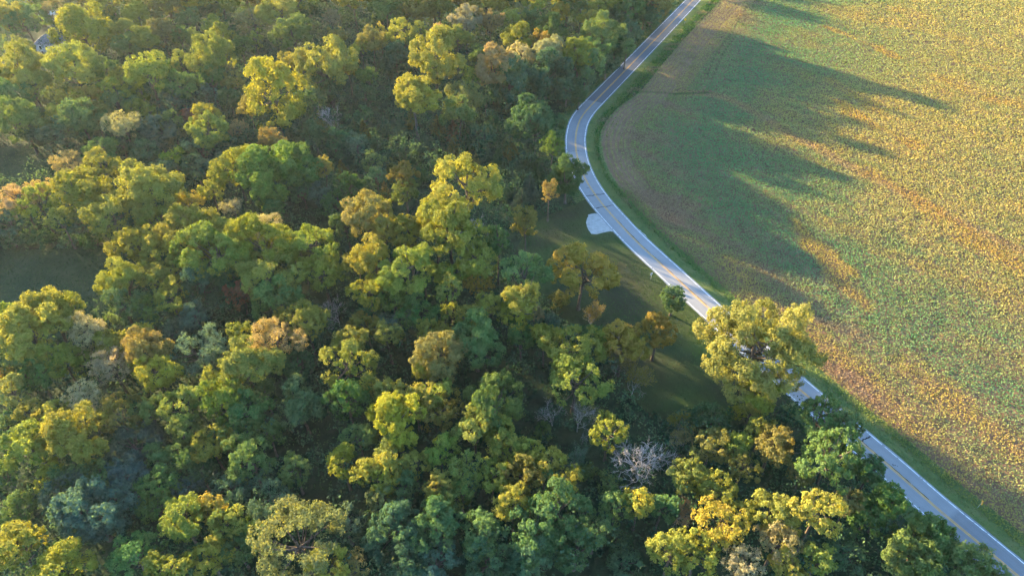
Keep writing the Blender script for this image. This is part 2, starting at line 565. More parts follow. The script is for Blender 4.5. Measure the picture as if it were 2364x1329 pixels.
VIEW = px_poly([(-120, -40), (2480, -40), (2700, 1420), (-300, 1420)])
def crop():
    poly = np.vstack([EDGE[::2], EDGE[-1] + np.array([25, -8]), [180, 70], [330, 380], [330, 420], EDGE[0]])
    A = scatter(poly, 11.0)
    A = A[rng.random(len(A)) < np.clip(1.15 - (A[:, 1] - 110) / 260, 0.42, 1)]
    X, Y = to_px(np.c_[A, np.zeros(len(A))])
    A = A[(X > 1300) & (X < 2460) & (Y > -60) & (Y < 1400)]
    de = dist_line(A, EDGE[::2])
    # headland rows follow the field edge
    head_line = px_poly([(1760, -60), (1745, 8), (1700, 90), (1650, 190), (1630, 214), (1600, 300), (1600, 380), (1680, 480), (1760, 570)])
    x, y = A[:, 0], A[:, 1]
    PX, PY = to_px(np.c_[A, np.zeros(len(A))])
    rows = (de < 11) & (PY < 440)
    bare = rows & (PY > 222) & (PY < 430) & (de > 1.2) & (de < 7.5)
    row_t = np.mod(de / 1.7, 1.0)
    keep = ~rows | (np.abs(row_t - 0.5) < np.where(bare, 0.25, 0.36)) | (rng.random(len(A)) < np.where(bare, 0.05, 0.2))
    A, de, PX, PY, rows = A[keep], de[keep], PX[keep], PY[keep], rows[keep]
    x, y = A[:, 0], A[:, 1]
    n = len(A)
    big = fbm(x, y, 45, 4)
    mid = fbm(x + 300, y, 9, 3)
    fine = fbm(x, y * 1.0 + 500, 2.2, 2)
    green = np.array([0.098, 0.205, 0.088])
    col = np.tile(green, (n, 1))
    col = mixc(col, (0.29, 0.270, 0.095), (0.20 + 0.70 * smooth(25, 75, de)) * smooth(0.42, 0.64, 0.5 * big + 0.3 * mid + 0.2 * fine))  # yellow held back near the road, painting the shaded part greener
    # far side: ripe tone pushed yellower, painting in the sunlight there
    col = mixc(col, (0.36, 0.30, 0.092), 0.66 * smooth(30, 110, de))
    # drainage way: brown strip winding from the headland to the right edge
    way = spline(px_poly([(1560, 216), (1650, 222), (1720, 250), (1800, 300), (1880, 342), (1960, 388), (2050, 432), (2150, 482), (2240, 530), (2400, 600)]), 3)
    dw = dist_line(A, way)
    wv = np.clip(1 - np.abs(dw + 3.0 * (mid - 0.5)) / (2.4 + 2.4 * mid), 0, 1)
    col = mixc(col, (0.30, 0.215, 0.105), 0.75 * smooth(0, 0.7, wv))
    # orange streaks along the tree-shadow direction, low sun painted into crop colour
    ang = math.atan2(-0.62, 0.78)
    su, sv = x * math.cos(ang) + y * math.sin(ang), -x * math.sin(ang) + y * math.cos(ang)
    st = fbm(su / 3.0, sv, 14, 4)
    # orange bands: turning crop plus low sunlight painted along shadow edges and a lit finger
    lit_orange = np.zeros(n)
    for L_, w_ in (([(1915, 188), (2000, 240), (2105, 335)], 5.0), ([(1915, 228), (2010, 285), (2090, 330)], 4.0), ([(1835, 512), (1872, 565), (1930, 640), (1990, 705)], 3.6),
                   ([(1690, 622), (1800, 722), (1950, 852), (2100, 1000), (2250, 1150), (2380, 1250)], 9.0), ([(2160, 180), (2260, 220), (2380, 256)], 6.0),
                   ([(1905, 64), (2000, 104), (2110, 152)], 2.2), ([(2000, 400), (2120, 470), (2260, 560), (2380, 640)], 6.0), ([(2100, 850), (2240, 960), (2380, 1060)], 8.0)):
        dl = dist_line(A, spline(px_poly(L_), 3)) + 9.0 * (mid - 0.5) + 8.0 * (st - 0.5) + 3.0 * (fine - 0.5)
        lit_orange = np.maximum(lit_orange, smooth(w_, 0.0, dl))
    col = mixc(col, (0.39, 0.255, 0.060), 0.68 * lit_orange)
    col = mixc(col, (0.36, 0.245, 0.070), 0.35 * smooth(0.52, 0.70, st) * smooth(25, 55, de))  # streaks of low-sun orange painted in from the shadow edge outward
    # tan headland along the road with brown bare patches
    hw = smooth(30, 6, de + 14 * (big - 0.5)) * smooth(0.0, 3.0, de)
    col = mixc(col, (0.30, 0.235, 0.085), 0.52 * hw)
    br = smooth(0.50, 0.66, fbm(su / 3.0 + 80, sv, 8, 3)) * smooth(36, 8, de) * smooth(1.5, 5, de)
    col = mixc(col, (0.24, 0.165, 0.115), 0.85 * br * np.where(rows, 0.35, 1.0))
    up = (PY < 214) & (de < 16)
    col[up] = mixc(col[up], (0.27, 0.215, 0.095), np.full(up.sum(), 0.55))
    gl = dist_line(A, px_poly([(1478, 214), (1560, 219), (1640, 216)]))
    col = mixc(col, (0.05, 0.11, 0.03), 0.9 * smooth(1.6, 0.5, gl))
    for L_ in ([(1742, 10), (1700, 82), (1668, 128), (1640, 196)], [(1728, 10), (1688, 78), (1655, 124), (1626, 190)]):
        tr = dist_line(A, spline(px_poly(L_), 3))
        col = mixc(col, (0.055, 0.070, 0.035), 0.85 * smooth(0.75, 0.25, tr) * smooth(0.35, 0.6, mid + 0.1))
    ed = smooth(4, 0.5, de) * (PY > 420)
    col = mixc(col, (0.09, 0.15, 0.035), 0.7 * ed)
    ht = 0.40 + 0.30 * fine + 0.20 * mid
    ht = ht * np.where(rows, 0.75, 1.0) * (1 - 0.45 * smooth(0.2, 0.8, wv)) * (0.35 + 0.65 * smooth(0, 2, de))
    z = ht * (0.55 + 0.45 * rng.random(n)) + 0.05
    # bare spots
    size = 0.27 + 0.13 * rng.random(n) + 0.0011 * np.clip(y - 110, 0, 300)
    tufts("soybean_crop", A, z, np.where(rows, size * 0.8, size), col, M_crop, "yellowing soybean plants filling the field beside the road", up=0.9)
crop()

def verge_grass():
    poly_f = []
    k = np.arange(0, len(ROAD), 1)
    P, Z, S, C = [], [], [], []
    # field side: mown strip then weedy ditch up to the crop edge
    n = 52000
    i = rng.integers(100, len(ROAD) - 1, n)
    o = 3.75 + rng.random(n) * 11
    A = ROAD[i] + ROADN[i] * o[:, None] + rng.normal(size=(n, 2)) * 0.4
    keep = ~inside(A, FIELD_POLY)
    X, Y = to_px(np.c_[A, np.zeros(n)])
    keep &= (X < 2460) & (Y > -50) & (Y < 1420) & (dist_line(A, ROAD[::2]) > 3.7)
    A, o = A[keep], o[keep]
    de = dist_line(A, EDGE[::2])
    ditch = smooth(6.4, 7.4, o) 
    f = fbm(A[:, 0], A[:, 1], 5, 3)
    c = np.tile((0.085, 0.115, 0.038), (len(A), 1))
    c = mixc(c, (0.055, 0.125, 0.032), ditch * 0.9)
    c = mixc(c, (0.16, 0.14, 0.09), 0.8 * ditch * smooth(0.56, 0.70, f))
    tufts("verge_weeds", A, 0.05 + ditch * (0.15 + 0.55 * f) * rng.random(len(A)), 0.24 + 0.26 * ditch, c, M_tuft, "weedy ditch grass between the road and the field", up=0.3)
    # wood side
    n = 26000
    i = rng.integers(60, len(ROAD) - 1, n)
    o = -(3.85 + np.abs(rng.normal(size=n)) * 3.0)
    A = ROAD[i] + ROADN[i] * o[:, None]
    X, Y = to_px(np.c_[A, np.zeros(n)])
    keep = (X < 2460) & (Y > -50) & (Y < 1420) & (dist_line(A, ROAD[::2]) > 3.75) & ~inside(A, LAWN)
    for g in (px_poly([(1350, 486), (1400, 486), (1425, 540), (1350, 545)]),):
        keep &= ~inside(A, g)
    A = A[keep]
    f = fbm(A[:, 0], A[:, 1], 4, 3)
    c = mixc(np.tile((0.05, 0.085, 0.03), (len(A), 1)), (0.085, 0.095, 0.04), smooth(0.45, 0.7, f))
    tufts("roadside_grass", A, 0.05 + 0.5 * f * rng.random(len(A)), 0.34, c, M_tuft, "rough grass along the wood side of the road", up=0.3)
verge_grass()

def meadow_grass():
    for poly, dens, nm, lab in ((MEADOW_A, 3.2, "meadow_grass", "long shaded grass of the large meadow"), (MEADOW_B, 2.0, "meadow_grass", "long shaded grass of the small meadow")):
        A = scatter(poly, dens)
        X, Y = to_px(np.c_[A, np.zeros(len(A))])
        A = A[(X > -30)]
        f = fbm(A[:, 0] * 0.5, A[:, 1] * 1.6, 6, 3)
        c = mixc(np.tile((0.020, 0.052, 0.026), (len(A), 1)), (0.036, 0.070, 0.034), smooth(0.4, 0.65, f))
        tufts(nm, A, 0.06 + 0.35 * f * rng.random(len(A)), 0.38, c, M_tuft, lab, up=0.5)
    A = scatter(LAWN, 6.0)
    A = A[dist_line(A, ROAD[::2]) > 3.8]
    g = px_poly([(1350, 490), (1388, 492), (1420, 534), (1395, 540), (1368, 545), (1352, 520)])
    A = A[~inside(A, g)]
    X, Y = to_px(np.c_[A, np.zeros(len(A))])
    # mower lines run along the road
    dr = dist_line(A, ROAD[::2])
    strip = 0.5 + 0.5 * np.sin(dr * 2 * math.pi / 1.7)
    f = fbm(A[:, 0], A[:, 1], 9, 3)
    c = np.tile((0.046, 0.064, 0.028), (len(A), 1))
    c = mixc(c, (0.044, 0.084, 0.028), smooth(0.42, 0.6, f))
    lush = np.exp(-((X - 1500) / 60) ** 2 - ((Y - 690) / 45) ** 2) + np.exp(-((X - 1600) / 45) ** 2 - ((Y - 765) / 50) ** 2)
    c = mixc(c, (0.050, 0.115, 0.016), np.clip(0.9 * lush, 0, 1) * (0.6 + 0.4 * strip))
    c = mixc(c, (0.066, 0.058, 0.038), 0.7 * smooth(0.5, 0.64, fbm(A[:, 0] + 90, A[:, 1], 12, 3)) * (1 - np.clip(lush, 0, 1)))
    c = c * (0.72 + 0.42 * strip + 0.3 * (fbm(A[:, 0] - 40, A[:, 1], 3, 2) - 0.5))[:, None]
    tufts("lawn_grass", A, 0.04 + 0.08 * rng.random(len(A)), 0.24, c, M_tuft, "mown grass of the lawn beside the road", up=0.9)
meadow_grass()

# left of the road = wood
LEFT_EDGE = ROAD + ROADN * -6.0
WOOD_POLY = np.vstack([LEFT_EDGE[::5], [60, 20], [-60, 10], [-330, 20], [-420, 700], LEFT_EDGE[:1] + [[-10, 0]]])
HOUSE_GAP = px_poly([(70, 60), (150, 60), (150, 130), (70, 130)])

def undergrowth():
    V = scatter(WOOD_POLY, 0.20)
    X, Y = to_px(np.c_[V, np.zeros(len(V))])
    k = (X > -80) & (X < 2440) & (Y > -20) & (Y < 1460) & ~inside(V, MEADOW_A) & ~inside(V, MEADOW_B) & ~inside(V, LAWN) & ~inside(V, HOUSE_GAP)
    k &= dist_line(V, ROAD[::3]) > 6.0
    V = V[k]
    m = len(V)
    per = 24
    f = fbm(V[:, 0], V[:, 1], 14, 3)
    rad = 0.6 + 1.5 * rng.random(m) * (0.5 + f)
    tall = rng.random(m) < 0.55                # saplings reaching above the brambles
    tall &= ~(dist_line(V, np.vstack([MEADOW_A, MEADOW_A[:1]])) < 4) & (dist_line(V, ROAD[::3]) > 11)
    tall &= dist_line(V, np.vstack([LAWN, LAWN[:1]])) > 3.5
    lift = np.where(tall, 1.5 + 7.5 * rng.random(m), 0.0)
    rad = np.where(tall, 1.4 + 1.1 * rng.random(m), rad)
    base = mixc(np.tile((0.040, 0.082, 0.046), (m, 1)), (0.058, 0.108, 0.054), smooth(0.4, 0.65, f))
    base = mixc(base, (0.062, 0.060, 0.036), 0.6 * (rng.random(m) < 0.05))
    base = mixc(base, (0.05, 0.085, 0.055), 0.8 * (rng.random(m) < 0.2))
    D = rng.normal(size=(m, per, 3)); D[..., 2] = np.abs(D[..., 2]) * 0.9
    D /= np.linalg.norm(D, axis=2)[..., None]
    rr = rad[:, None, None] * (0.75 + 0.3 * rng.random((m, per, 1)))
    C = D * rr * np.array([1, 1, 1.2])
    C[..., :2] += V[:, None, :]
    C[..., 2] += 0.1 + lift[:, None]
    Nn = D + rng.normal(size=D.shape) * 0.55
    n = m * per
    Vv, Q = cards(C.reshape(-1, 3), Nn.reshape(-1, 3), 0.36 + 0.22 * rng.random(n), 0.8)
    cols = np.repeat(np.repeat(base, per, axis=0), 4, axis=0)
    me = mesh_np("undergrowth", Vv, Q, M_tuft, attrs={"leafvar": np.repeat(rng.random(n), 4)}, cols=cols)
    tag(link(bpy.data.objects.new("undergrowth", me)), "dark scrub and brambles covering the forest floor", kind="stuff")
undergrowth()
# ------------------------------------------------------------------ tree kinds
def unit(v):
    return v / np.maximum(np.linalg.norm(v, axis=-1, keepdims=True), 1e-9)

def fib_dirs(n, zmin, r):
    """n jittered directions spread over the sphere above zmin"""
    i = np.arange(n) + 0.5
    z = zmin + (1 - zmin) * (1 - i / n)
    a = math.pi * (1 + 5 ** .5) * i + r.random() * 6
    s = np.sqrt(1 - z * z)
    return unit(np.c_[s * np.cos(a), s * np.sin(a), z] + r.normal(size=(n, 3)) * 0.18)

def leaf_mesh(name, C, N, size, lob, r, aspect=0.75):
    V, Q = cards(C, N, size, aspect, bend=0.0)
    var = np.clip(0.5 + 0.50 * (lob - 0.5) + r.normal(size=len(C)) * 0.17, 0, 1)
    return mesh_np(name, V, Q, M_leaf, attrs={"leafvar": np.repeat(var, 4)})

def billow_crown(seed, Rad, rz=0.85, dens=1.0, leaf=0.34, lobe=0.34, zmin=-0.45, gaps=0.0, flat=0.0, narrow=False, aniso=0.16):
    """crown of many leafy lobes, each lobe built of small clumps of leaf sprays; centred on the origin.
    returns the leaf mesh and the lobe centres"""
    r = np.random.default_rng(seed)
    nl = int(2.4 / lobe ** 2)
    D = fib_dirs(nl, zmin, r)
    fr = 0.42 + 0.50 * r.random(nl)
    sc = np.array([1.0 + aniso * r.normal(), 1.0 + aniso * r.normal(), rz])
    LC = D * fr[:, None] * Rad * sc
    if flat:
        LC[:, 2] = np.minimum(LC[:, 2], Rad * rz * (1 - flat))
    if narrow:
        LC[:, :2] *= (1.0 - 0.55 * np.clip(LC[:, 2:3] / (Rad * rz), -0.2, 1))
    if gaps:
        LC = LC[r.random(nl) > gaps]
        nl = len(LC)
    # a few inner lobes so that the middle is not hollow
    LR = np.clip(Rad * lobe * (0.55 + 0.85 * r.random(nl) ** 1.3), 0.8, 2.3)
    OUT = unit(LC + np.array([0, 0, 0.25 * Rad]))
    C, N, LB = [], [], []
    for c, lr, o in zip(LC, LR, OUT):
        ns = max(6, int(15 * (lr / 1.7) ** 2 * 1.0))
        d = unit(r.normal(size=(ns, 3)) + o * 0.75)
        sc_ = c + d * lr * (0.62 + 0.38 * r.random((ns, 1))) * np.array([1, 1, 0.82])
        cr = lr * 0.24 + 0.20
        lb = r.random()
        for k in range(ns):
            m = int(26 * dens * (cr / 0.6) ** 2) + 4
            e = unit(r.normal(size=(m, 3)) + 0.5 * d[k])
            C.append(sc_[k] + e * cr * (0.45 + 0.65 * r.random((m, 1))))
            N.append(unit(0.75 * e + 0.55 * d[k] + np.array([0, 0, 0.25])) + r.normal(size=(m, 3)) * 0.35)
            LB.append(np.full(m, 0.7 * lb + 0.3 * r.random()))
    C, N, LB = np.vstack(C), np.vstack(N), np.concatenate(LB)
    return leaf_mesh("crown", C, N, leaf * (0.75 + 0.5 * r.random(len(C))), LB, r), LC

def trunk_mesh(seed, hc, Rad, LC, mat, thick=1.0, maxl=16):
    """trunk from the ground to the crown centre (crown centre at height hc), limbs to the lobes"""
    r = np.random.default_rng(seed + 900)
    mb = Mb()
    r0 = (0.13 + 0.045 * Rad) * thick
    n = 8
    z = np.linspace(-0.3, hc + 0.25 * Rad, n)
    w = np.cumsum(r.normal(size=(n, 2)) * 0.05 * Rad, axis=0) * np.linspace(0, 1, n)[:, None]
    path = np.c_[w, z]
    rad = r0 * np.linspace(1.0, 0.28, n) ** 0.8
    rad[0] *= 1.5
    mb.add(*tube(path, rad, 8))
    sel = r.permutation(len(LC))[:maxl]
    for j in sel:
        tgt = LC[j] + np.array([0, 0, hc])
        zz = hc - Rad * 0.7 + 0.8 * Rad * r.random()
        zz = min(zz, tgt[2] - 0.3)
        zz = max(zz, hc * 0.25)
        st = np.array([np.interp(zz, z, path[:, 0]), np.interp(zz, z, path[:, 1]), zz])
        mid = st * 0.45 + tgt * 0.55 + np.array([0, 0, -0.12 * Rad]) + r.normal(size=3) * 0.06 * Rad
        t = np.linspace(0, 1, 6)[:, None]
        p = st * (1 - t) ** 2 + 2 * mid * t * (1 - t) + tgt * t ** 2
        mb.add(*tube(p, r0 * 0.42 * np.linspace(1, 0.18, 6), 5))
    return mb.mesh("trunk", mat, True)

def branchy(seed, height, spread, mat, levels=5, thick=1.0, lean=(0, 0), upness=0.5, rmin=0.028):
    """leafless tree: (trunk mesh, branch mesh, twig tip points)"""
    r = np.random.default_rng(seed)
    tr, br, tips = Mb(), Mb(), []
    def grow(p, d, ln, rad, lv):
        n = 5
        q = [p]
        dd = d
        for _ in range(n - 1):
            dd = unit(dd + r.normal(size=3) * 0.13 + np.array([0, 0, 0.05 * upness]))
            q.append(q[-1] + dd * ln / (n - 1))
        q = np.array(q)
        (tr if lv == 0 else br).add(*tube(q, rad * np.linspace(1, 0.55, n), 8 if lv == 0 else (5 if lv < 3 else 3)))
        if lv >= levels:
            tips.append(q[-1]); tips.append(q[2])
            return
        kids = (3 if lv == 0 else 2) + int(r.random() < 0.75)
        for k in range(kids):
            t = 0.45 + 0.55 * (k + 1) / kids
            b = q[min(n - 1, int(round(t * (n - 1))))]
            side = unit(np.cross(dd, r.normal(size=3)))
            nd = unit(dd * (0.75 + 0.2 * r.random()) + side * (0.55 + 0.35 * r.random()) * spread + np.array([0, 0, 0.10 * upness]))
            grow(b, nd, ln * (0.66 + 0.22 * r.random()), max(rad * 0.56, rmin), lv + 1)
    grow(np.array([0, 0, -0.3]), unit(np.array([lean[0], lean[1], 1.0])), height * 0.34, 0.20 * thick * height / 10, 0)
    return tr.mesh("trunk", mat, True), br.mesh("branches", mat, True), np.array(tips)

def cedar_crown(seed, Rad, Ht):
    r = np.random.default_rng(seed)
    C, N, LB = [], [], []
    tiers = int(Ht / 0.55)
    for i in range(tiers):
        t = i / (tiers - 1)
        rad = Rad * (1 - t) ** 0.8 * (0.85 + 0.3 * r.random()) + 0.12
        nb = max(4, int(13 * rad / Rad) + 3)
        for k in range(nb):
            a = r.random() * 6.283
            ln = rad * (0.7 + 0.45 * r.random())
            m = int(10 + 22 * ln / Rad * Rad / 2)
            u = np.sqrt(r.random(m)) * ln
            x = np.c_[np.cos(a) * u, np.sin(a) * u, t * Ht + 0.22 * u + r.normal(size=m) * 0.13]
            x[:, :2] += r.normal(size=(m, 2)) * 0.16 * (0.4 + u / Rad)[:, None]
            C.append(x)
            N.append(np.tile((np.cos(a) * 0.6, np.sin(a) * 0.6, 0.8), (m, 1)) + r.normal(size=(m, 3)) * 0.5)
            LB.append(np.full(m, r.random()))
    C, N, LB = np.vstack(C), np.vstack(N), np.concatenate(LB)
    return leaf_mesh("crown", C, N, 0.26 * (0.7 + 0.6 * r.random(len(C))), LB, r, 0.5)

def twig_leaf_crown(seed, tips, leaf, per, spread):
    r = np.random.default_rng(seed)
    C = np.repeat(tips, per, axis=0) + r.normal(size=(len(tips) * per, 3)) * spread
    lob = np.repeat(r.random(len(tips)), per)
    return leaf_mesh("crown", C, r.normal(size=C.shape) + np.array([0, 0, 0.3]), leaf * (0.7 + 0.6 * r.random(len(C))), lob, r)

# ---- libraries of shared meshes: kind -> list of (radius, nominal crown-centre height, crown mesh, trunk mesh)
LIB = {}
def lib_add(key, Rad, hc, crown, trunk):
    LIB.setdefault(key, []).append((Rad, hc, crown, trunk))

_seed = 100
for Rad, nv in ((2.4, 6), (3.6, 10), (5.0, 13), (6.8, 7)):
    for k in range(nv):
        _seed += 1
        hc = 4.0 + 0.95 * Rad
        cr, LC = billow_crown(_seed, Rad, rz=0.80 + 0.25 * random.random(), dens=1.0, lobe=(0.40, 0.36, 0.31, 0.27)[(2.4, 3.6, 5.0, 6.8).index(Rad)])
        lib_add('b', Rad, hc, cr, trunk_mesh(_seed, hc, Rad, LC, M_bark))
for Rad in (2.6, 4.2, 6.4):                       # open, feathery crowns
    for k in range(3):
        _seed += 1
        hc = 4.0 + 0.95 * Rad
        cr, LC = billow_crown(_seed, Rad, rz=0.7, dens=0.75, leaf=0.27, lobe=0.24, gaps=0.1, flat=0.15)
        lib_add('f', Rad, hc, cr, trunk_mesh(_seed, hc, Rad, LC, M_bark))
for Rad in (3.2, 5.2, 7.5):                       # dense round oaks
    for k in range(3):
        _seed += 1
        hc = 3.2 + 0.85 * Rad
        cr, LC = billow_crown(_seed, Rad, rz=0.9, dens=1.25, leaf=0.32, lobe=0.25, zmin=-0.7)
        lib_add('d', Rad, hc, cr, trunk_mesh(_seed, hc, Rad, LC, M_bark))
for Rad in (2.2, 3.4, 5.2):                       # tall oval crowns
    for k in range(3):
        _seed += 1
        hc = 4.0 + 1.3 * Rad
        cr, LC = billow_crown(_seed, Rad, rz=1.45, dens=1.0, leaf=0.32, lobe=0.33, zmin=-0.8)
        lib_add('t', Rad, hc, cr, trunk_mesh(_seed, hc, Rad, LC, M_bark))
for Rad, Ht in ((1.5, 6.5), (2.1, 8.0), (2.6, 9.0)):
    for k in range(2):
        _seed += 1
        cr = cedar_crown(_seed, Rad, Ht)
        mb = Mb()
        mb.add(*tube([(0, 0, -0.3), (0.03, 0, Ht * 0.5), (0, 0.02, Ht * 0.93)], [0.16, 0.1, 0.03], 6))
        lib_add('c', Rad, 0.7, cr, mb.mesh("trunk", M_bark, True))
for Rad, hh in ((2.3, 8.0), (3.4, 10.5)):         # half-bare autumn trees
    for k in range(4):
        _seed += 1
        tr, br, tips = branchy(_seed, hh, 0.85, M_palebark, levels=5, thick=0.75, upness=0.9)
        rr = np.percentile(np.hypot(tips[:, 0], tips[:, 1]), 92)
        top = tips[tips[:, 2] > np.percentile(tips[:, 2], 18)]
        lib_add('s', rr, 0.0, (twig_leaf_crown(_seed, top, 0.27, 7, 0.30), br), tr)
for hh in (9.0, 12.0):
    for k in range(3):
        _seed += 1
        tr, br, tips = branchy(_seed, hh, 0.95, M_dead, levels=5, thick=0.8, upness=0.6)
        rr = np.percentile(np.hypot(tips[:, 0], tips[:, 1]), 92)
        lib_add('x', rr, 0.0, (None, br), tr)
LIB['u'] = []
for Rad in (1.5, 2.3):
    for k in range(3):
        _seed += 1
        cr, LC = billow_crown(_seed, Rad, rz=0.75, dens=1.0, leaf=0.30, lobe=0.45, zmin=-0.3)
        lib_add('u', Rad, 0.7 * Rad, cr, trunk_mesh(_seed, 0.7 * Rad, Rad * 0.6, LC, M_bark))

COLS = {
    'yg': (0.172, 0.188, 0.042), 'y': (0.205, 0.205, 0.040), 'o': (0.215, 0.168, 0.042), 'p': (0.225, 0.185, 0.095), 'w': (0.250, 0.235, 0.135),
    'ol': (0.155, 0.148, 0.050), 'g': (0.090, 0.142, 0.048), 'dg': (0.056, 0.106, 0.054), 'bg': (0.066, 0.118, 0.078), 'lg': (0.115, 0.160, 0.032), 'br': (0.150, 0.085, 0.055),
    'gr': (0.2, 0.2, 0.2), 'gy': (0.158, 0.164, 0.044)}
CNAME = {'yg': 'yellow-green', 'y': 'golden-yellow', 'o': 'orange', 'p': 'tan-pink', 'w': 'cream', 'ol': 'olive', 'g': 'green', 'dg': 'dark green',
         'bg': 'blue-green', 'lg': 'bright lime-green', 'br': 'reddish-brown', 'gr': 'grey'}
FNAME = {'b': 'billowing tree', 'f': 'feathery open-crowned tree', 'd': 'dense round tree', 't': 'tall oval tree', 'c': 'pointed cedar', 's': 'half-bare autumn tree',
         'x': 'leafless tree', 'u': 'low bush'}
KNAME = {'b': 'broadleaf_tree', 'f': 'feathery_tree', 'd': 'oak_tree', 't': 'tall_broadleaf_tree', 'c': 'cedar_tree', 's': 'autumn_tree', 'x': 'bare_tree', 'u': 'bush'}
KCAT = {'b': 'tree', 'f': 'tree', 'd': 'tree', 't': 'tree', 'c': 'cedar', 's': 'tree', 'x': 'dead tree', 'u': 'bush'}
KGRP = {'b': 'broadleaf trees of the wood', 'f': 'feathery trees of the wood', 'd': 'dense oaks of the wood', 't': 'tall oval trees of the wood', 'c': 'cedars in the shaded hollow',
        's': 'half-bare autumn trees', 'x': 'leafless trees', 'u': 'bushes at the wood edge'}
HF = {'yg': 1.08, 'y': 1.12, 'o': 1.05, 'p': 1.08, 'w': 1.12, 'ol': 1.0, 'g': 0.96, 'dg': 0.84, 'bg': 0.86, 'lg': 1.0, 'br': 0.85, 'gr': 1.0, 'gy': 1.0}

